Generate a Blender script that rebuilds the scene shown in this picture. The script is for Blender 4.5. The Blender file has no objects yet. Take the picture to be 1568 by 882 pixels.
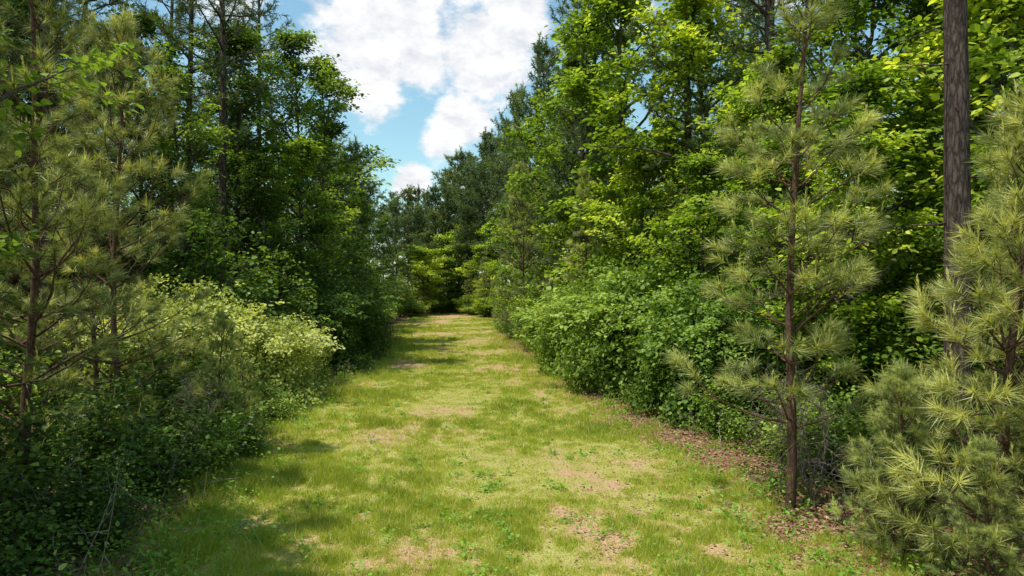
import bpy, math, numpy as np
from mathutils import Vector
rng=np.random.default_rng(7)
scene=bpy.context.scene
def nrm(a): return a/np.maximum(np.linalg.norm(a,axis=-1,keepdims=True),1e-9)

# ---------------------------------------------------------------- noise
_lat=np.random.default_rng(3).random((512,512))
def vnoise(x,y):
    xi=np.floor(x).astype(int); yi=np.floor(y).astype(int); fx=x-xi; fy=y-yi
    fx=fx*fx*(3-2*fx); fy=fy*fy*(3-2*fy)
    a=_lat[xi%512,yi%512]; b=_lat[(xi+1)%512,yi%512]; c=_lat[xi%512,(yi+1)%512]; d=_lat[(xi+1)%512,(yi+1)%512]
    return (a*(1-fx)+b*fx)*(1-fy)+(c*(1-fx)+d*fx)*fy
def fbm(x,y,o=4):
    s=0;a=.5;t=0
    for i in range(o):
        s=s+a*vnoise(x*2**i+17*i,y*2**i+31*i); t+=a; a*=.55
    return s/t
# ---------------------------------------------------------------- track outline
PY=[-60,0,8.4,13,17.7,25,31,42,63,80,95,112,130]
PL=[-4.2,-4.2,-4.3,-5.3,-6.1,-6.3,-6.4,-7.3,-10.0,-11.5,-11,-9,-6]
PR=[4.6,4.6,4.4,4.0,3.4,2.2,1.5,0.3,-0.9,-2.0,-3,-1,3]
def XL(y): return np.interp(y,PY,PL)+.5*(fbm(y*.35,y*0+3,2)-.5)
def XR(y): return np.interp(y,PY,PR)+.9*(fbm(y*.35,y*0+23,2)-.5)
def zg(x,y):
    d=np.maximum(XL(y)-x,x-XR(y)); d=np.clip(d,0,12)
    return 0.10*(fbm(x*.25,y*.25,3)-.5)+0.03*(fbm(x*1.3+9,y*1.3,2)-.5)+0.02*d
def bare(x,y):
    n=fbm(x*.55+4,y*.30+2,4)
    n2=fbm(x*2.2+40,y*1.3+2,3)
    n3=fbm(x*6+11,y*5+2,2)
    wob=.05*(fbm(y*.15,y*0+7,2)-.5)
    c=(x-(XL(y)+XR(y))/2)/(XR(y)-XL(y))+wob
    rut=np.exp(-((c+.13)/.055)**2)+np.exp(-((c-.16)/.055)**2)
    v=n*.45+n2*.33+.22*n3+.075*rut+np.clip((y-40)/60,0,1)*.08
    for (bx,by,r,s) in [(-3.1,16.2,.8,.2),(-5.0,31.5,1.2,.25),(-8.5,70,2.5,.2),(-8,86,3.0,.25),(.9,10.1,.5,.13),(-5.6,52,2.0,.15),(-2.7,9.3,.6,.1),(1.5,12.6,.5,.1),(2.6,14,.5,.12),(2.3,18,.7,.12),(1.0,26,1,.1),(-1,48,2,.15),(-2.5,62,2,.15)]:
        v=v+s*np.exp(-(((x-bx)/r)**2+((y-by)/(r*1.7))**2))
    return np.clip((v-.535)/.18,0,1)
def pathw(x,y):
    d=np.maximum(XL(y)-x,x-XR(y)+.35)+ (fbm(x*.8,y*.8,3)-.5)*2.4
    return np.clip(.5-d/1.2,0,1)

# ---------------------------------------------------------------- mesh builder
LEAF6=np.array([[0,0,0],[-.32,.28,.06],[-.28,.66,.03],[0,1,-.10],[.28,.66,.03],[.32,.28,.06]])
class MB:
    def __init__(s): s.V=[];s.F=[];s.M=[];s.T=[];s.n=0
    def add(s,v,f,mat,t):
        v=np.asarray(v,float); f=np.asarray(f,int)+s.n
        s.V.append(v); s.F.append(f); s.M.append(np.full(len(f),mat)); s.T.append(np.broadcast_to(t,(len(v),)).astype(float)); s.n+=len(v)
    def leaves(s,P,D,N,L,mat,t,w=1.0):
        D=nrm(D); S=nrm(np.cross(D,N)); N=np.cross(S,D)
        L=np.broadcast_to(L,(len(P),))[:,None,None]
        q=LEAF6[None]
        v=P[:,None]+(S[:,None]*q[...,0:1]*w+D[:,None]*q[...,1:2]+N[:,None]*q[...,2:3])*L
        n=len(P); b=(np.arange(n)*6)[:,None]
        f=np.concatenate([b+np.array([0,3,2,1]),b+np.array([0,5,4,3])])
        s.add(v.reshape(-1,3),f,mat,np.repeat(np.broadcast_to(t,(n,)),6))
    def needles(s,P,D,L,W,mat,t,droop=.12):
        n=len(P); D=nrm(D); S=nrm(np.cross(D,rng.normal(size=(n,3))))
        L=np.broadcast_to(L,(n,))[:,None]; W=np.broadcast_to(W,(n,))[:,None]
        tip=P+D*L; tip[:,2]-=droop*L[:,0]
        v=np.stack([P-S*W/2,P+S*W/2,tip],1).reshape(-1,3)
        f=np.arange(n*3).reshape(n,3)
        s.add(v,f,mat,np.repeat(np.broadcast_to(t,(n,)),3))
    def tube(s,pts,rad,mat,seg=6,t=.5):
        pts=np.asarray(pts,float); k=len(pts); rad=np.asarray(rad,float)
        T=nrm(np.gradient(pts,axis=0)); ref=np.array([0,0,1.]) if abs(T[0,2])<.9 else np.array([1.,0,0])
        A=nrm(np.cross(T,ref)); B=np.cross(T,A)
        th=np.arange(seg)*2*math.pi/seg
        v=pts[:,None]+rad[:,None,None]*(A[:,None]*np.cos(th)[None,:,None]+B[:,None]*np.sin(th)[None,:,None])
        i=np.arange(k-1)[:,None]*seg; j=np.arange(seg)[None]; j2=(j+1)%seg
        f=np.stack([i+j,i+j2,i+seg+j2,i+seg+j],-1).reshape(-1,4)
        s.add(v.reshape(-1,3),f,mat,t)
    def mesh(s,name,mats):
        V=np.concatenate(s.V); T=np.concatenate(s.T)
        cnt=np.concatenate([np.full(len(f),f.shape[1]) for f in s.F]); idx=np.concatenate([f.ravel() for f in s.F]); M=np.concatenate(s.M)
        me=bpy.data.meshes.new(name)
        me.vertices.add(len(V)); me.vertices.foreach_set('co',V.ravel())
        me.loops.add(len(idx)); me.loops.foreach_set('vertex_index',idx.astype(np.int32))
        me.polygons.add(len(cnt)); st=np.concatenate([[0],np.cumsum(cnt)[:-1]])
        me.polygons.foreach_set('loop_start',st.astype(np.int32)); me.polygons.foreach_set('loop_total',cnt.astype(np.int32))
        me.polygons.foreach_set('material_index',M.astype(np.int32))
        me.update(calc_edges=True)
        a=me.attributes.new('tint','FLOAT','POINT'); a.data.foreach_set('value',T.astype(np.float32))
        for m in mats: me.materials.append(m)
        return me
# ---------------------------------------------------------------- materials
def foliage(name,c0,c1,c2,trans=.38,rough=.55,spec=.2,hv=.25):
    m=bpy.data.materials.new(name); m.use_nodes=True; nt=m.node_tree; nt.nodes.clear(); N=nt.nodes.new; L=nt.links.new
    out=N('ShaderNodeOutputMaterial'); at=N('ShaderNodeAttribute'); at.attribute_name='tint'
    r=N('ShaderNodeValToRGB'); e=r.color_ramp.elements
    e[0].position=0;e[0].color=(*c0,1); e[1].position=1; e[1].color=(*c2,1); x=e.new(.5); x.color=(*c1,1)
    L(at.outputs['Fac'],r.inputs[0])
    oi=N('ShaderNodeObjectInfo'); mr=N('ShaderNodeMapRange'); mr.inputs[3].default_value=1-hv; mr.inputs[4].default_value=1+hv
    L(oi.outputs['Random'],mr.inputs[0])
    hs=N('ShaderNodeHueSaturation'); L(r.outputs[0],hs.inputs['Color']); L(mr.outputs[0],hs.inputs['Value'])
    mh=N('ShaderNodeMapRange'); mh.inputs[3].default_value=.508; mh.inputs[4].default_value=.478; L(oi.outputs['Random'],mh.inputs[0]); L(mh.outputs[0],hs.inputs['Hue'])
    p=N('ShaderNodeBsdfPrincipled'); p.inputs['Roughness'].default_value=rough; p.inputs['Specular IOR Level'].default_value=spec
    L(hs.outputs[0],p.inputs['Base Color'])
    tr=N('ShaderNodeBsdfTranslucent'); mc=N('ShaderNodeMix'); mc.data_type='RGBA'; mc.blend_type='MULTIPLY'; mc.inputs[0].default_value=1
    L(hs.outputs[0],mc.inputs[6]); mc.inputs[7].default_value=(1.75,1.7,.6,1); L(mc.outputs[2],tr.inputs[0])
    mx=N('ShaderNodeMixShader'); mx.inputs[0].default_value=trans; L(p.outputs[0],mx.inputs[1]); L(tr.outputs[0],mx.inputs[2]); L(mx.outputs[0],out.inputs[0])
    return m
def bark(name,c0,c1,sc=14,bump=.5):
    m=bpy.data.materials.new(name); m.use_nodes=True; nt=m.node_tree; N=nt.nodes.new; L=nt.links.new
    p=nt.nodes['Principled BSDF']; p.inputs['Roughness'].default_value=.9; p.inputs['Specular IOR Level'].default_value=.1
    tc=N('ShaderNodeTexCoord'); mp=N('ShaderNodeMapping'); mp.inputs['Scale'].default_value=(1,1,.22); L(tc.outputs['Object'],mp.inputs[0])
    no=N('ShaderNodeTexNoise'); no.inputs['Scale'].default_value=sc; no.inputs['Detail'].default_value=8; no.inputs['Roughness'].default_value=.7; L(mp.outputs[0],no.inputs[0])
    va=N('ShaderNodeMix'); va.data_type='VECTOR'; va.inputs[0].default_value=.10; L(mp.outputs[0],va.inputs[4]); L(no.outputs['Color'],va.inputs[5])
    vo=N('ShaderNodeTexVoronoi'); vo.inputs['Scale'].default_value=sc*1.3; vo.feature='DISTANCE_TO_EDGE'; L(va.outputs[1],vo.inputs['Vector'])
    mu=N('ShaderNodeMath'); mu.operation='MULTIPLY'; L(no.outputs[0],mu.inputs[0])
    mr=N('ShaderNodeMapRange'); mr.inputs[2].default_value=.25; mr.inputs[3].default_value=.6; mr.inputs[4].default_value=1.3; L(vo.outputs[0],mr.inputs[0]); L(mr.outputs[0],mu.inputs[1])
    r=N('ShaderNodeValToRGB'); r.color_ramp.elements[0].color=(*c0,1); r.color_ramp.elements[0].position=.25; r.color_ramp.elements[1].color=(*c1,1); r.color_ramp.elements[1].position=.8
    L(mu.outputs[0],r.inputs[0]); L(r.outputs[0],p.inputs['Base Color'])
    b=N('ShaderNodeBump'); b.inputs['Strength'].default_value=bump; b.inputs['Distance'].default_value=.03; L(mu.outputs[0],b.inputs['Height']); L(b.outputs[0],p.inputs['Normal'])
    return m
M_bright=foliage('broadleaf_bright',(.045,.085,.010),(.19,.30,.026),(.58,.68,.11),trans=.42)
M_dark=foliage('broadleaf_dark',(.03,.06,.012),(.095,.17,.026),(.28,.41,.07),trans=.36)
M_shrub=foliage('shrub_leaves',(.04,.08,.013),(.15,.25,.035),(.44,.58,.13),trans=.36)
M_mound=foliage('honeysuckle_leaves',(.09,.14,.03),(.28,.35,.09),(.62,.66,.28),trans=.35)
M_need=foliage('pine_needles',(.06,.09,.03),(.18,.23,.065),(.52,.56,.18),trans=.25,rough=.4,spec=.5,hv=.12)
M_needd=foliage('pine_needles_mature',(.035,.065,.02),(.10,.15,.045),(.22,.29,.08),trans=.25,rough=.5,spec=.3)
M_grass=foliage('grass_blades',(.18,.26,.025),(.38,.46,.06),(.66,.59,.29),trans=.42,hv=0,spec=.15)
M_weed=foliage('weed_leaves',(.09,.19,.025),(.18,.34,.04),(.32,.48,.08),trans=.35,hv=0)
M_litter=foliage('leaf_litter',(.13,.062,.03),(.33,.185,.10),(.52,.36,.23),trans=.1,hv=0,spec=.2)
M_bark=bark('pine_bark',(.03,.021,.017),(.17,.13,.105),13,.9)
M_barky=bark('young_pine_bark',(.06,.035,.022),(.20,.12,.08),30,.4)
M_barkg=bark('broadleaf_bark',(.04,.033,.027),(.17,.145,.115),20,.4)
M_twig=bark('dead_twig_bark',(.14,.11,.09),(.36,.30,.25),20,.2)

# ---------------------------------------------------------------- tree generators
def curve(p0,d,length,k,up=.0,wig=.06):
    pts=[np.array(p0,float)]; d=nrm(np.array(d,float))
    for i in range(k):
        d=nrm(d+np.array([0,0,up])+rng.normal(size=3)*wig); pts.append(pts[-1]+d*length/k)
    return np.array(pts)
def spray(mb,pts_end,outdir,rad,n,leaf,mat,t0,flat=.4,droop=.25,w=1.0):
    P=rng.normal(size=(n,3))*rad*np.array([.55,.55,.55*flat])+pts_end
    D=nrm((P-pts_end)*np.array([1,1,.4])+outdir*rad*.6+rng.normal(size=(n,3))*rad*.3); D[:,2]-=droop
    Nn=np.array([0,0,1.])+rng.normal(size=(n,3))*.45+outdir*.3
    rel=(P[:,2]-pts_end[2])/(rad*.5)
    t=np.clip(t0+rel*.10+rng.normal(size=n)*.13,0,1)  # clump tops tinted lighter, sunlight put into the leaf colour
    mb.leaves(P,D,Nn,leaf*rng.uniform(.6,1.25,n),mat,t,w)
def broadleaf(name,H,R,nl,leafmat,leaf=.2,low=.12,nc=24,subs=8,trunk=.14):
    mb=MB()
    tp=curve((0,0,-.3),(0,0,1),H+.0,10,.25,.07); tr=np.linspace(trunk,.02,11); tr[0]*=1.4
    mb.tube(tp,tr,0,9)
    for i in range(nl):
        u=(i+.5)/nl; t=low+(1-low)*u**.95
        f=t*10; k=min(int(f),9); base=tp[k]+(tp[k+1]-tp[k])*(f-k)
        uu=(t-low)/(1-low); prof=(math.sin(math.pi*min(1,(uu*.82+.18)))**.7)*.95+.1
        az=i*2.39996+rng.normal()*.35; ln=R*prof*rng.uniform(.4,1.35)
        el=math.radians(12+55*uu**1.3+rng.normal()*9)
        d=np.array([math.cos(az)*math.cos(el),math.sin(az)*math.cos(el),math.sin(el)])
        pts=curve(base,d,ln,6,.03,.12); r0=.012+.016*ln
        mb.tube(pts,np.linspace(r0,.006,7),0,5)
        lt=.36+.2*uu+rng.normal()*.17  # tint rises up the crown, painting in sunlit tops, plus random tone
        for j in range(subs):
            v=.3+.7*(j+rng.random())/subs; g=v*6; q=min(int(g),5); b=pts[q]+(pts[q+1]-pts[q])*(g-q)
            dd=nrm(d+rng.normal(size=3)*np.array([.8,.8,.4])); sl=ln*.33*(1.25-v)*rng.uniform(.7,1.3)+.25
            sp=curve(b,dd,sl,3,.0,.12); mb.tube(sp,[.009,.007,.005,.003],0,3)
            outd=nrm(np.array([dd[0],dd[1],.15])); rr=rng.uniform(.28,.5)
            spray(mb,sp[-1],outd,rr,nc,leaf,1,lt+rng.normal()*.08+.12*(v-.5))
            spray(mb,sp[1],outd,rr*.8,nc//2,leaf,1,lt-.15)  # inner leaves tinted darker, crown shade painted into the colour
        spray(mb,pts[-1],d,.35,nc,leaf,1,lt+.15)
    return mb.mesh(name,[M_barkg,leafmat])
def tuft(mb,p,d,ln,n,nl,W,mat,t0,candle=False,open_=.9):
    d=nrm(d); s=rng.random(n)**.6
    P=p-d*ln*(1-s)[:,None]
    q=rng.normal(size=(n,3)); q=nrm(q-(q@d)[:,None]*d)
    a=rng.uniform(.2,open_+.35,n)*(1.15-.3*s)
    D=d*np.cos(a)[:,None]+q*np.sin(a)[:,None]
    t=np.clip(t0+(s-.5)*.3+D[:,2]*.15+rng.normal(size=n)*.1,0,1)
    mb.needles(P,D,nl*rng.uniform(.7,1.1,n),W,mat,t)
    if candle:
        cd=nrm(d*.4+np.array([0,0,1.])); k=22
        Pc=p+cd*rng.uniform(0,.20,k)[:,None]; Dc=cd+rng.normal(size=(k,3))*.25
        mb.needles(Pc,Dc,.06,W*1.6,mat,1.0,0)
def youngpine(name,H,R,clear=.08,nper=5,step=.5,nn=80,nl=.25,W=.009,cand=.4,pp=.6,trunk=.07,maxsub=6,t0=.42,low=.55,seg=3.0):
    mb=MB()
    tp=curve((0,0,-.2),(0,0,1),H+.2,12,.4,.04); tr=np.linspace(trunk,.012,13); mb.tube(tp,tr,0,9)
    z=H*clear
    while z<H*.985:
        t=z/H; f=min(t,.999)*12; k=int(f); base=tp[k]+(tp[k+1]-tp[k])*(f-k)
        pr=(1-t)**pp*min(1,low+t*2.2)*rng.uniform(.8,1.15)
        a0=rng.random()*6.28
        for b in range(nper):
            if rng.random()<.12: continue
            az=a0+b*6.283/nper+rng.normal()*.3; ln=max(.25,R*pr*rng.uniform(.5,1.25))
            el=math.radians(2+42*t+rng.normal()*10)
            d=np.array([math.cos(az)*math.cos(el),math.sin(az)*math.cos(el),math.sin(el)])
            pts=curve(base+rng.normal(size=3)*.05,d,ln,6,.12,.09); mb.tube(pts,np.linspace(.008+.009*ln,.004,7),0,5)
            lt=t0+rng.normal()*.15
            tuft(mb,pts[-1],pts[-1]-pts[-2],.20,nn,nl,W,1,lt+.1,rng.random()<cand)
            ns=int(min(maxsub,1+ln*seg))
            for j in range(ns):
                v=.30+.66*(j+rng.random())/ns; g=v*6; q=min(int(g),5); bb=pts[q]+(pts[q+1]-pts[q])*(g-q)
                side=nrm(np.cross(d,[0,0,1]))*(1 if j%2 else -1)
                dd=nrm(d*.75+side*.9+np.array([0,0,rng.uniform(-.1,.5)])+rng.normal(size=3)*.15)
                sl=(ln*(1.05-v))*.6+.2; sp=curve(bb,dd,sl,3,.14,.08); mb.tube(sp,[.006,.005,.004,.003],0,3)
                tuft(mb,sp[-1],sp[-1]-sp[-2],min(.2,sl+.1),nn,nl,W,1,lt+rng.normal()*.08,rng.random()<cand*.6)
        z+=step*rng.uniform(.7,1.25)*(1 if t<.8 else .8)
    tuft(mb,tp[-1],np.array([0,0,1.]),.4,nn,nl,W,1,.6,True)
    return mb.mesh(name,[M_barky,M_need])
def maturepine(name,H,R,clear,trunk,nb=70,nn=14,W=.032,nl=.30,pp=.5,tk=4,topel=50,rnd=False):
    mb=MB()
    tp=curve((0,0,-.3),(0,0,1),H+.3,14,.5,.02); tr=np.linspace(trunk,.04,15); tr[0]*=1.2; mb.tube(tp,tr,0,14)
    for i in range(nb):
        u=(i+.5)/nb; t=clear+(1-clear)*u; f=min(t,.999)*14; k=int(f); base=tp[k]+(tp[k+1]-tp[k])*(f-k)
        pr=(1-u)**pp*min(1,.5+u*2.5)
        if rnd: pr=math.sqrt(max(0,1-u**2.6))*min(1,.45+u*1.6)+.12
        az=i*2.4+rng.normal()*.4; ln=max(.5,R*pr*rng.uniform(.5,1.3)); el=math.radians(-5+topel*u+rng.normal()*12)
        d=np.array([math.cos(az)*math.cos(el),math.sin(az)*math.cos(el),math.sin(el)])
        pts=curve(base,d,ln,6,.05,.10); mb.tube(pts,np.linspace(.012+.014*ln,.008,7),0,5)
        lt=.45+rng.normal()*.18
        ns=int(tk+ln*tk)
        for j in range(ns):
            v=.3+.7*(j+rng.random())/ns; g=v*6; q=min(int(g),5); bb=pts[q]+(pts[q+1]-pts[q])*(g-q)
            dd=nrm(d*.6+rng.normal(size=3)*np.array([.7,.7,.45])+np.array([0,0,.25])); sl=rng.uniform(.2,.75)*(.5+.25*ln)
            sp=curve(bb,dd,sl,2,.05,.1); mb.tube(sp,[.009,.007,.004],0,3)
            tuft(mb,sp[-1],sp[-1]-sp[-2],.4,nn,nl,W,1,lt,False,1.1)
            tuft(mb,sp[1],dd+rng.normal(size=3)*.5,.3,nn//2,nl,W,1,lt-.1,False,1.1)
    for i in range(14):
        t=rng.uniform(.25*clear,clear); f=t*14; k=int(f); base=tp[k]+(tp[k+1]-tp[k])*(f-k); az=rng.random()*6.28
        pts=curve(base,(math.cos(az),math.sin(az),-.1),rng.uniform(.3,1.5),4,0,.12); mb.tube(pts,np.linspace(.018,.005,5),0,4)
    return mb.mesh(name,[M_bark,M_needd])
def shrub(name,H,R,stems,nc,leaf,mat,subs=10,flat=.6):
    mb=MB()
    for i in range(stems):
        az=i*2.4+rng.normal()*.3; lean=rng.uniform(.05,1)**.7; ln=H*rng.uniform(.5,1.2)*(1-.3*lean)
        b=(rng.normal()*.18*R,rng.normal()*.18*R,-.1)
        d=np.array([math.cos(az)*lean*R/H*1.5,math.sin(az)*lean*R/H*1.5,1])
        pts=curve(b,d,ln,7,-.02,.14); mb.tube(pts,np.linspace(.008+.006*H,.004,8),0,5)
        lt=.42+rng.normal()*.17
        for j in range(subs):
            v=.12+.88*(j+rng.random())/subs; g=v*7; q=min(int(g),6); bb=pts[q]+(pts[q+1]-pts[q])*(g-q)
            a=rng.random()*6.28; dd=np.array([math.cos(a),math.sin(a),.35])
            sl=R*.45*rng.uniform(.4,1.1)*(1.15-.6*v); sp=curve(bb,dd,sl,3,-.02,.1); mb.tube(sp,[.006,.005,.004,.002],0,3)
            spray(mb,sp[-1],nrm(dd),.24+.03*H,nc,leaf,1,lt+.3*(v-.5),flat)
            spray(mb,sp[1],nrm(dd),.22,nc//2,leaf,1,lt-.12,flat)  # leaves near the stem get a darker tint as painted shade
    return mb.mesh(name,[M_barkg,mat])
def mound(name,H,R,n,leaf,mat):
    mb=MB()
    u=rng.random(n); th=rng.random(n)*6.283; cz=u; r=np.sqrt(1-cz**2)
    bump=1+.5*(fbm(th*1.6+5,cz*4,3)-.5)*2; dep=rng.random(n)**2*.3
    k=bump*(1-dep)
    P=np.stack([R*r*np.cos(th)*k,R*r*np.sin(th)*k,H*cz*k+.05],1)
    P+=rng.normal(size=(n,3))*.08
    O=nrm(np.stack([r*np.cos(th),r*np.sin(th),cz+.2],1))
    D=nrm(rng.normal(size=(n,3))+np.array([0,0,-.3])+O*.4); N=O+rng.normal(size=(n,3))*.5+np.array([0,0,.4])
    mb.leaves(P,D,N,leaf*rng.uniform(.6,1.2,n),1,np.clip(.55-dep*1.6+rng.normal(size=n)*.16,0,1))  # deeper leaves darker, interior shade put into the tint
    for i in range(70):
        a=rng.random()*6.28; p0=(R*.6*rng.random()*math.cos(a),R*.6*rng.random()*math.sin(a),H*.5)
        pts=curve(p0,(math.cos(a)*.6,math.sin(a)*.6,1),H*rng.uniform(.5,.85),6,-.22,.1); mb.tube(pts,np.linspace(.006,.002,7),0,3)
        for q in pts[2:]: spray(mb,q,nrm(np.array([math.cos(a),math.sin(a),.2])),.14,12,leaf,1,.7)
    return mb.mesh(name,[M_barkg,mat])

BL_B=[broadleaf('broadleaf_a',15,3.4,44,M_bright),broadleaf('broadleaf_b',15,3.1,40,M_bright,.21,low=.08),broadleaf('broadleaf_c',9,2.5,32,M_bright,.17,low=.1,trunk=.08)]
BL_D=[broadleaf('broadleaf_d',15,3.2,44,M_dark,.18,low=.06),broadleaf('broadleaf_e',15,3.0,42,M_dark,.19,low=.1)]
YP=[youngpine('young_pine_a',9,2.1,.08),youngpine('young_pine_b',8,2.3,.05,cand=.5),youngpine('young_pine_c',9,1.5,.16,step=.48,t0=.46),youngpine('young_pine_d',5.5,1.6,.03,nper=6,step=.34,cand=.6,t0=.54,low=.8,seg=3.4)]
MP=[maturepine('mature_pine_a',24,3.3,.42,.20,60),maturepine('mature_pine_b',24,3.2,.30,.19,nb=70),maturepine('mature_pine_c',22,3.6,.08,.18,nb=100)]
MPt=maturepine('mature_pine_thick',25,3.4,.5,.235,nb=55)
MPf=[maturepine('far_pine_a',21,3.6,.20,.2,nb=95,nn=10,W=.08,nl=.45,topel=45,rnd=True),maturepine('far_pine_b',23,3.8,.38,.2,nb=75,nn=10,W=.08,nl=.45,topel=50,rnd=True)]
SH=[shrub('shrub_a',2.4,1.3,11,18,.11,M_shrub),shrub('shrub_b',2.0,1.4,13,18,.10,M_shrub),shrub('shrub_c',2.6,1.2,10,16,.12,M_dark)]
BS=[shrub('bush_a',5.5,2.4,18,26,.15,M_shrub,13,.5),shrub('bush_b',5.5,2.2,16,24,.18,M_bright,13,.5),shrub('bush_c',5.0,2.4,18,28,.14,M_dark,13,.5)]
MO=[mound('mound_a',2.5,1.9,15000,.10,M_mound),mound('mound_b',3.2,2.2,16000,.12,M_dark),mound('mound_c',3.4,2.0,15000,.13,M_shrub)]

def put(name,me,x,y,h=None,href=None,rot=None,wid=1.0,parent=None,tilt=0):
    o=bpy.data.objects.new(name,me); s=(h/href) if h else 1
    o.location=(x,y,float(zg(np.array(float(x)),np.array(float(y))))); o.scale=(s*wid,s*wid,s)
    o.rotation_euler=(tilt,rng.normal()*.02,rng.random()*6.28 if rot is None else rot)
    scene.collection.objects.link(o)
    if parent: o.parent=parent
    return o
YH=[9,8,9,5.5]; MH=[24,24,22]; BH=[15,15,9]; SHh=[2.4,2.0,2.6]; BSh=[5.5,5.5,5.0]
def yp(i,x,y,h,w=1,**k): return put('young_pine_tree',YP[i],x,y,h,YH[i],wid=w,**k)
def mp(i,x,y,h,w=1,**k): return put('tall_pine_tree',MP[i],x,y,h,MH[i],wid=w,**k)
def bb(i,x,y,h,w=1,**k): return put('broadleaf_tree',BL_B[i],x,y,h,BH[i],wid=w,**k)
def bd(i,x,y,h,w=1,**k): return put('broadleaf_tree',BL_D[i],x,y,h,15,wid=w,**k)
def sh(i,x,y,h,w=1,**k): return put('shrub',SH[i],x,y,h,SHh[i],wid=w,**k)
def bs(i,x,y,h,w=1,**k): return put('leafy_bush',BS[i],x,y,h,BSh[i],wid=w,**k)
# ---- left side
yp(0,-7.9,11.2,9.8,1.05); yp(1,-7.7,13.8,8.6,1.0); yp(2,-10.6,13,10,1.3); yp(0,-9.9,16.5,9.5,.9)
yp(3,-6.2,14.6,3.0,.8); yp(3,-8.6,9.2,5.5); yp(3,-6.3,16.4,2.4,.7)
yp(1,-7.6,8.2,8.0,.85); bd(0,-7.0,7.3,11.5,.95); bd(1,-8.0,5.2,13,.95); yp(0,-8.6,1.0,9)
for a in [(2,-6.9,11.3,2.2),(1,-6.1,12.8,1.8),(2,-7.3,12.6,2.4),(0,-6.6,15.0,2.0),(2,-7.8,15.6,2.6),(2,-5.9,9.8,1.4),(2,-7.1,10.0,2.2),(0,-9.2,12.3,3),(2,-8.6,17.6,3),(2,-5.9,8.4,1.5),(0,-7.2,17.4,1.9),(2,-10.4,15.4,3.2),(0,-10.2,19,3),(2,-6.6,8,2.2),(2,-6.3,11.6,1.6),(0,-5.5,14.2,1.0),(1,-6.3,18.3,1.1),(2,-5.3,9.1,1.0)]: sh(*a)
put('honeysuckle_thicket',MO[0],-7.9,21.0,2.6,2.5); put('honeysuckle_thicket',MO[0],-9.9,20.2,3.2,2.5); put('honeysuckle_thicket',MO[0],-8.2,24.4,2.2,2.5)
bs(2,-10.8,23.8,6.5); bs(2,-10.2,28,5.5); bs(2,-9.9,32,6.5); bs(2,-9.6,36.5,6); bs(2,-10.6,42,6.5);bs(0,-10.9,48,5.5); bs(2,-12,54,6); bs(0,-12.3,60,6.5); bs(0,-13.3,67,5.5); bs(1,-13.7,75,6);bs(0,-13.5,83,5)
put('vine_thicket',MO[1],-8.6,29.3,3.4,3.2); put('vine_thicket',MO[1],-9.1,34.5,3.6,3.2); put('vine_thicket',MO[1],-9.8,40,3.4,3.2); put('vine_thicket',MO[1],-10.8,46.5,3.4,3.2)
bd(0,-11.6,25.8,11); bd(1,-12.3,31,15); bd(0,-11.5,36.5,17); bd(1,-11.9,43,17,.95); bd(0,-13.0,52,14); bd(1,-14.0,62,12); bd(0,-14.8,72,12); bd(1,-15,82,12)
bd(1,-14.8,24,12); bd(0,-16,29,15); bb(2,-9.9,33.5,10.5,.85); bd(1,-10.6,29.5,9,1)
mp(0,-12.0,28.4,25); mp(1,-15.5,33,26); mp(0,-18,30,25); mp(1,-14.6,40,24); mp(2,-18.5,38,25); mp(1,-14.5,21.5,21); mp(1,-17.5,24,23)
for (x,y,h,k) in [(-15.6,58,17,0),(-16.2,68,17,0),(-17,78,18,1),(-14.6,88,14,0)]: put('tall_pine_tree',MPf[k],x,y,h,(21,23)[k],wid=1)
# ---- right side
yp(2,4.4,10.95,9.4,1.15,rot=.6); yp(3,5.95,8.5,5.8,1.05); yp(1,7.3,9.4,5.6,.85); yp(3,5.1,9.0,2.5,1.1); yp(3,5.3,7.7,1.8,1.1); yp(3,6.9,7.6,4.8,1.1)
yp(1,.9,46,11.5,1.0); yp(2,3.2,30,8.5,.9)
put('tall_pine_tree',MPt,7.5,11.6,25,25,rot=1)
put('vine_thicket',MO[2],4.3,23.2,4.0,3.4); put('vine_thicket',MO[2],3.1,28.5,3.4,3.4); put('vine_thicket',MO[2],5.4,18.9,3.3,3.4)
for a in [(1,4.9,25,5.8),(0,3.9,32,4.8),(1,6.0,20.5,5.3),(0,3.0,38,6.2),(1,1.9,43,4.6),(2,6.7,17,4.1),(1,7.4,15.2,4.6),(2,2.4,52,6),(0,1.4,60,5.5),(1,.8,70,7),(0,-.4,80,6),(0,9.4,13.2,5),(0,2.6,35,3.6)]: bs(*a)
for a in [(1,5.9,12.6,1.7),(2,6.7,11.2,2.2),(0,5.8,14.0,1.9),(0,5.0,16.4,1.9),(1,4.2,20.4,1.3),(0,3.0,25.5,1.5),(2,7.4,10.2,2.4),(1,1.9,35,1.9),(0,1.1,40,2.2),(1,6.7,13.6,2.0),(1,.6,47,2),(0,-.3,55,2.5)]: sh(*a)
bb(0,7.2,25.5,15); bb(1,5.8,31,17.5,1.05); bb(0,9.4,20,14); bb(1,7.3,17.8,9.5,.9); bb(2,8.9,16.4,8.5); bb(2,11.0,15,11); bb(1,12,18.5,14); bb(0,4.3,37,17); bb(0,3.6,51,19,.9); bb(2,6.9,14.4,6.5,.9); bb(2,10.2,11.8,8); bb(2,5.0,28.5,9); bb(2,5.8,22,7.5,.95)
bb(1,2.4,66,17); bb(0,1.2,76,15); bb(0,13.5,13.5,12); bb(1,5.6,44,17)
mp(1,7.0,27.5,25); mp(2,4.1,41,22,.9); mp(1,5.6,47,25); mp(0,8.3,22.5,25); mp(1,13.5,20,25); mp(2,11.5,30,24); mp(1,3.6,35,23,.85)
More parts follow.
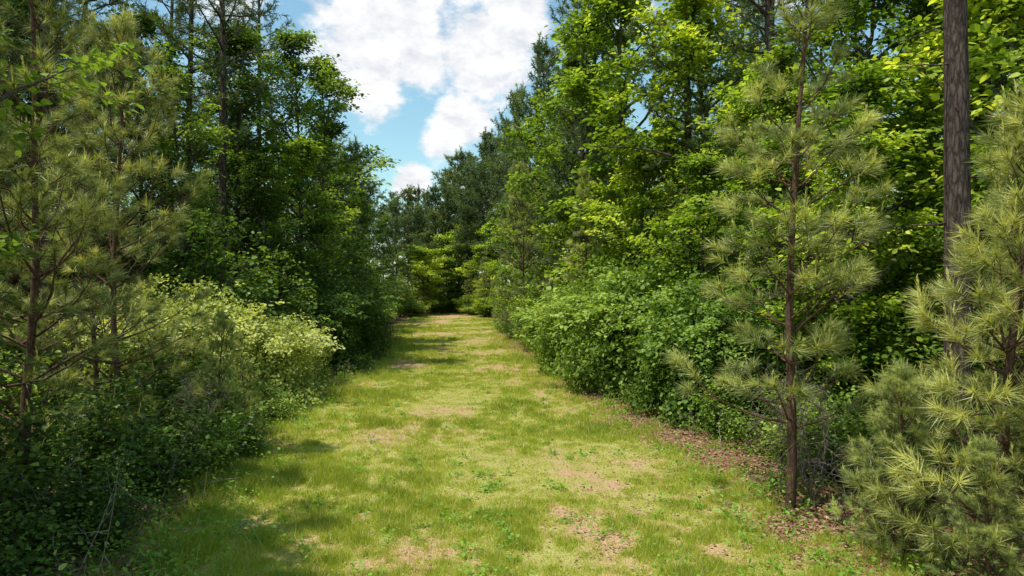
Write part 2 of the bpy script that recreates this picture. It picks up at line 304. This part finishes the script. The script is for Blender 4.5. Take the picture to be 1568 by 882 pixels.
for (x,y,h,k) in [(2.2,55,22,0),(.9,68,22,0),(-.6,80,22,1)]: put('tall_pine_tree',MPf[k],x,y,h,(21,23)[k],wid=.75)
# far end of the track
fe=bpy.data.objects.new('distant_forest',None); scene.collection.objects.link(fe)
def fp(me,x,y,h,href,name,w=1): put(name,me,x,y,h,href,wid=w,parent=fe)
for (x,y,h,k) in [(-3.2,96,24,0),(-5.6,101,21,1),(-7.8,104,23,0),(-9.8,108,18,0),(-11.6,104,18,0),(-13.6,107,15,0),(-1,102,24,1),(-16,106,18,0),(-19,110,18,1),(1,108,25,0),(-10.5,118,23,1),(-7,120,26,1),(-14,119,19,0),(-17,122,20,0),(-12,98,11,0),(-4,112,26,0),(-6.4,96,14,0)]:
    fp(MPf[k],x,y,h,(21,23)[k],'pine',1.0 if h>13 else 1.3)
for (x,y,h,k,w) in [(-4.4,91,9,2,1.3),(-7.0,96,6,2,1.5),(-9.6,94,7.5,2,1.3),(-11.6,90,8.5,2,1.3),(-1.5,90,12,1,1.4),(-13.5,95,9,0,1.5),(-8.4,100,11,2,1.5),(-6.0,102,13,1,1.5),(-11.4,99,9,2,1.5),(-5.6,98,5,2,1.6),(-3.2,86,5,2,1.3),(-8.2,97.5,4,2,1.8)]:
    fp(BL_B[k],x,y,h,BH[k],'broadleaf',w)
for (x,y,h,k) in [(-12.3,86,3.5,0),(-10.7,93,3,1),(-8.6,95,2.6,0),(-6.3,94,3.2,1),(-4.8,89,3,0),(-2.9,83,3.5,1),(-7.4,98,5,2),(-10,98,5,0)]:
    fp(BS[k],x,y,h,5.5,'bush',1.5)
for (x,y,h) in [(-5.6,90,7),(-10.6,89.5,4),(-3.3,85,8)]: fp(YP[0],x,y,h,9,'young_pine')
for s in (-1,1):
    for i in range(50):
        y=rng.uniform(14,105); e=float(XL(y)) if s<0 else float(XR(y)); x=e+s*rng.uniform(10,24)
        r=rng.random()
        if r<.5: k=rng.integers(0,3); fp(MP[k],x,y,rng.uniform(19,25),MH[k],'pine')
        else: k=rng.integers(0,2); fp((BL_D if s<0 else BL_B)[k],x,y,rng.uniform(9,16),15,'broadleaf')
    for i in range(16):
        y=13+i*2.2; e=float(XL(y)) if s<0 else float(XR(y)); x=e+s*rng.uniform(11,15); fp(BS[2],x,y,rng.uniform(5.5,8),5,'bush',1.2)

# ---------------------------------------------------------------- ground
def axis(parts):
    return np.unique(np.concatenate([np.arange(a,b,s) for a,b,s in parts]))
xs=axis([(-600,-60,60),(-60,-16,4),(-16,-9,.5),(-9,7,.09),(7,16,.5),(16,60,4),(60,601,60)])
ys=axis([(-300,-20,40),(-20,6,1),(6,22,.09),(22,50,.2),(50,115,.6),(115,200,6),(200,900,60)])
GX,GY=np.meshgrid(xs,ys); nx,ny=len(xs),len(ys)
V=np.stack([GX,GY,zg(GX,GY)],-1).reshape(-1,3)
i=np.arange(ny-1)[:,None]*nx; j=np.arange(nx-1)[None]
F=np.stack([i+j,i+j+1,i+nx+j+1,i+nx+j],-1).reshape(-1,4)
mb=MB(); mb.add(V,F,0,bare(GX,GY).ravel())
mg=bpy.data.materials.new('ground_soil'); mg.use_nodes=True; nt=mg.node_tree; N=nt.nodes.new; L=nt.links.new; p=nt.nodes['Principled BSDF']; p.inputs['Roughness'].default_value=.95; p.inputs['Specular IOR Level'].default_value=.05
tc=N('ShaderNodeTexCoord')
def noise(sc,d=6):
    n=N('ShaderNodeTexNoise'); n.inputs['Scale'].default_value=sc; n.inputs['Detail'].default_value=d; L(tc.outputs['Object'],n.inputs[0]); return n.outputs[0]
def ramp(inp,els):
    r=N('ShaderNodeValToRGB'); e=r.color_ramp.elements; e[0].position=els[0][0]; e[0].color=(*els[0][1],1); e[1].position=els[-1][0]; e[1].color=(*els[-1][1],1)
    for q in els[1:-1]: x=e.new(q[0]); x.color=(*q[1],1)
    L(inp,r.inputs[0]); return r.outputs[0]
def mix(f,a,b):
    m=N('ShaderNodeMix'); m.data_type='RGBA'; L(f,m.inputs[0]); L(a,m.inputs[6]); L(b,m.inputs[7]); return m.outputs[2]
nf=noise(38)
thatch=ramp(nf,[(.3,(.17,.18,.035)),(.5,(.36,.34,.09)),(.72,(.55,.46,.22))])
dirt=ramp(nf,[(.3,(.22,.12,.06)),(.5,(.46,.28,.165)),(.7,(.62,.43,.28))])
lit=ramp(nf,[(.3,(.085,.042,.022)),(.5,(.24,.13,.075)),(.72,(.40,.25,.16))])
a1=N('ShaderNodeAttribute'); a1.attribute_name='tint'; a2=N('ShaderNodeAttribute'); a2.attribute_name='pathw'
c=mix(a1.outputs['Fac'],thatch,dirt); c=mix(a2.outputs['Fac'],lit,c); L(c,p.inputs['Base Color'])
b=N('ShaderNodeBump'); b.inputs['Strength'].default_value=.7; b.inputs['Distance'].default_value=.04; L(nf,b.inputs['Height']); L(b.outputs[0],p.inputs['Normal'])
gm=mb.mesh('ground',[mg]); a=gm.attributes.new('pathw','FLOAT','POINT'); a.data.foreach_set('value',pathw(GX,GY).ravel().astype(np.float32))
go=bpy.data.objects.new('ground',gm); scene.collection.objects.link(go)

# ---------------------------------------------------------------- grass
def sample(n,y0,y1,pw=1.0,mar=.8):
    u=rng.random(n); a=1-pw
    y=(y0**a+u*(y1**a-y0**a))**(1/a) if abs(a)>1e-6 else y0*(y1/y0)**u
    x=XL(y)-mar+rng.random(n)*(XR(y)-XL(y)+2*mar); return x,y
mb=MB()
x,y=sample(1050000,6.5,100,1.55)
cl=fbm(x*4,y*4,2)
w=pathw(x,y)*(1-.88*bare(x,y))*np.clip(-.40+2.0*cl,0.05,1)
k=rng.random(len(x))<w; x=x[k];y=y[k];cl=cl[k]
n=len(x); lush=fbm(x*.5+60,y*.4+9,3); br=bare(x,y)
edge=np.clip(1-np.minimum(x-XL(y),XR(y)-x)/1.6,0,1)
h=(.04+.18*np.clip((lush-.35)*2.2,0,1)*(.2+1.3*cl)+.22*edge*cl)*rng.uniform(.5,1.5,n)*(1-.4*br)
tall=rng.random(n)<.015; h[tall]*=2.2
P=np.stack([x,y,zg(x,y)-.005],1)
D=np.stack([rng.normal(size=n)*.45,rng.normal(size=n)*.45,np.ones(n)],1)
t=np.clip(.44-.8*(lush-.5)-.6*(cl-.5)+.25*br-.12*edge+rng.normal(size=n)*.13,0,1); t[rng.random(n)<.12]=.95
mb.needles(P,D,h,.004+.0006*y,0,t,.15)
g=mb.mesh('grass',[M_grass]); scene.collection.objects.link(bpy.data.objects.new('grass',g))
# weeds
mb=MB()
for q in range(1100):
    x_,y_=sample(1,7,60,1.5,.9); x_=float(x_[0]);y_=float(y_[0])
    ed=min(x_-float(XL(y_)),float(XR(y_))-x_)
    if ed>1.0 and rng.random()>.35: continue
    z=float(zg(np.array(x_),np.array(y_))); s=rng.uniform(.05,.15)*(1.5 if ed<1 else .8)
    spray(mb,np.array([x_,y_,z+s*.7]),np.array([0,0,.3]),s*1.5,rng.integers(14,40),.05+.03*rng.random(),0,.5,.7,.1,.9)
g=mb.mesh('weeds',[M_weed]); scene.collection.objects.link(bpy.data.objects.new('weeds',g))
mb=MB()
for q in range(900):
    y_=rng.uniform(6,50); s=rng.choice([-1,1]); d=abs(rng.normal())*2.0-.1
    x_=float(XL(y_))-d if s<0 else float(XR(y_))+d+.4
    z=float(zg(np.array(x_),np.array(y_))); r=rng.uniform(.12,.4)
    spray(mb,np.array([x_,y_,z+r*.8]),np.array([0,0,.3]),r,rng.integers(20,50),.08,0,rng.uniform(.1,.5),.8,.15,.9)
g=mb.mesh('undergrowth',[M_shrub]); scene.collection.objects.link(bpy.data.objects.new('undergrowth',g))
# leaf litter
mb=MB()
n=60000; y=6+rng.random(n)**1.6*45; s=rng.random(n)<.3; d=rng.normal(size=n)*1.2+.7
x=np.where(s,XL(y)-d,XR(y)+d)
k=rng.random(n)<np.clip(1.1-pathw(x,y)*.75,0,1); x=x[k];y=y[k];n=len(x)
P=np.stack([x,y,zg(x,y)+rng.uniform(.004,.03,n)],1); D=rng.normal(size=(n,3))*np.array([1,1,.2]); Nn=np.array([0,0,1.])+rng.normal(size=(n,3))*.35
mb.leaves(P,D,Nn,rng.uniform(.035,.08,n),0,rng.random(n))
n=8000; x,y=sample(n,7,60,1.4); P=np.stack([x,y,zg(x,y)+.02],1); mb.leaves(P,rng.normal(size=(n,3))*np.array([1,1,.2]),np.array([0,0,1.])+rng.normal(size=(n,3))*.3,rng.uniform(.03,.06,n),0,rng.uniform(.3,1,n))
g=mb.mesh('leaf_litter',[M_litter]); scene.collection.objects.link(bpy.data.objects.new('leaf_litter',g))
# dead twigs on the forest floor
mb=MB()
for q in range(260):
    y_=rng.uniform(7,30); s=rng.choice([-1,1]); d=abs(rng.normal())*1.6+.2; x_=float(XL(y_))-d if s<0 else float(XR(y_))+d
    z=float(zg(np.array(x_),np.array(y_))); up=rng.random()<.45
    dd=(rng.normal()*.4,rng.normal()*.4,1) if up else (rng.normal(),rng.normal(),.08)
    l=rng.uniform(.4,1.6); pts=curve((x_,y_,z+.02),dd,l,5,0,.12); mb.tube(pts,np.linspace(.009,.003,6),0,4)
    for r in range(3): mb.tube(curve(pts[2+r%3],rng.normal(size=3)+np.array([0,0,.3]),l*.35,3,0,.1),[.005,.004,.003,.002],0,3)
g=mb.mesh('dead_twigs',[M_twig]); scene.collection.objects.link(bpy.data.objects.new('dead_twigs',g))
def deadshrub(H):
    mb=MB()
    for i in range(9):
        a=i*2.4; pts=curve((0,0,-.05),(math.cos(a)*.35,math.sin(a)*.35,1),H*rng.uniform(.6,1),7,0,.1); mb.tube(pts,np.linspace(.013,.004,8),0,5)
        for j in range(14):
            q=pts[rng.integers(2,8)]; p2=curve(q,rng.normal(size=3)+np.array([0,0,.5]),H*rng.uniform(.12,.3),4,0,.2); mb.tube(p2,np.linspace(.006,.002,5),0,3)
            for r in range(3): mb.tube(curve(p2[1+r],rng.normal(size=3),H*.08,2,0,.2),[.003,.002,.0015],0,3)
    return mb.mesh('dead_shrub_mesh',[M_twig])
ds=deadshrub(2.3); put('dead_shrub',ds,4.9,11.3); put('dead_shrub',ds,-6.4,13.9,1.9,2.3); put('dead_shrub',ds,5.3,13.2,2.1,2.3)

# ---------------------------------------------------------------- light & sky
el=math.radians(67); az=math.atan2(-.90,-.44)
sd=Vector((math.sin(az)*math.cos(el),math.cos(az)*math.cos(el),math.sin(el)))
sl=bpy.data.lights.new('sun','SUN'); sl.energy=5; sl.angle=math.radians(.53); sl.color=(1,.965,.88)
so=bpy.data.objects.new('sun',sl); so.rotation_euler=sd.to_track_quat('Z','Y').to_euler(); scene.collection.objects.link(so)
w=bpy.data.worlds.new('World'); scene.world=w; w.use_nodes=True; nt=w.node_tree; nt.nodes.clear(); N=nt.nodes.new; L=nt.links.new
out=N('ShaderNodeOutputWorld'); bg=N('ShaderNodeBackground'); bg.inputs[1].default_value=.115; L(bg.outputs[0],out.inputs[0])
sk=N('ShaderNodeTexSky'); sk.sky_type='NISHITA'; sk.sun_disc=False; sk.sun_elevation=el; sk.sun_rotation=az; sk.air_density=1.2; sk.dust_density=.8; sk.ozone_density=1.2
tc=N('ShaderNodeTexCoord')
def M(op,a,b=None,c=None):
    m=N('ShaderNodeMath'); m.operation=op
    for k,v in enumerate((a,b,c)):
        if v is None: continue
        if isinstance(v,(int,float)): m.inputs[k].default_value=v
        else: L(v,m.inputs[k])
    return m.outputs[0]
mp_=N('ShaderNodeMapping'); mp_.inputs['Scale'].default_value=(1,1,1.7); L(tc.outputs['Generated'],mp_.inputs[0])
def wn(sc,det,rough=.55):
    n=N('ShaderNodeTexNoise'); n.inputs['Scale'].default_value=sc; n.inputs['Detail'].default_value=det; n.inputs['Roughness'].default_value=rough; L(mp_.outputs[0],n.inputs[0]); return n.outputs[0]
n1=wn(7,9,.6); n2=wn(24,6,.6)
def dirv(px,py):
    return Vector(((px-784)/1060,1,(441-py)/1060)).normalized()
acc=None
for (px,py,r,s) in [(575,60,.085,1),(640,115,.06,.9),(735,95,.065,1),(700,175,.05,.95),(672,212,.038,1),(630,272,.03,1),(580,130,.065,1),(640,20,.03,.5),(790,10,.05,.9),(745,55,.04,.8)]:
    d=N('ShaderNodeVectorMath'); d.operation='DISTANCE'; L(tc.outputs['Generated'],d.inputs[0]); d.inputs[1].default_value=dirv(px,py)
    g=M('MULTIPLY',M('SUBTRACT',1,M('MINIMUM',M('DIVIDE',d.outputs['Value'],r*1.25),1)),s)
    acc=g if acc is None else M('MAXIMUM',acc,g)
f=M('ADD',M('MULTIPLY',acc,.38),M('ADD',M('MULTIPLY',n1,.85),M('MULTIPLY',n2,.24)))
mr=N('ShaderNodeMapRange'); mr.interpolation_type='SMOOTHSTEP'; mr.inputs[1].default_value=.59; mr.inputs[2].default_value=.74; L(f,mr.inputs[0])
cr=N('ShaderNodeValToRGB'); cr.color_ramp.elements[0].position=.35; cr.color_ramp.elements[0].color=(7.0,7.2,7.7,1); cr.color_ramp.elements[1].position=.6; cr.color_ramp.elements[1].color=(9.2,9.2,9.2,1); L(n2,cr.inputs[0])
tint=N('ShaderNodeMix'); tint.data_type='RGBA'; tint.blend_type='MULTIPLY'; tint.inputs[0].default_value=1; L(sk.outputs[0],tint.inputs[6]); tint.inputs[7].default_value=(1.35,1.65,1.5,1)
mx=N('ShaderNodeMix'); mx.data_type='RGBA'; L(mr.outputs[0],mx.inputs[0]); L(tint.outputs[2],mx.inputs[6]); L(cr.outputs[0],mx.inputs[7]); L(mx.outputs[2],bg.inputs[0])
# ---------------------------------------------------------------- camera
cam=bpy.data.cameras.new('camera'); co=bpy.data.objects.new('camera',cam); scene.collection.objects.link(co); scene.camera=co
cam.sensor_width=36; cam.lens=36*1060/1568; cam.clip_end=3000; co.location=(0,0,3.5); co.rotation_euler=(math.radians(90),0,0)
scene.view_settings.view_transform='Standard'; scene.view_settings.look='None'; scene.view_settings.exposure=0
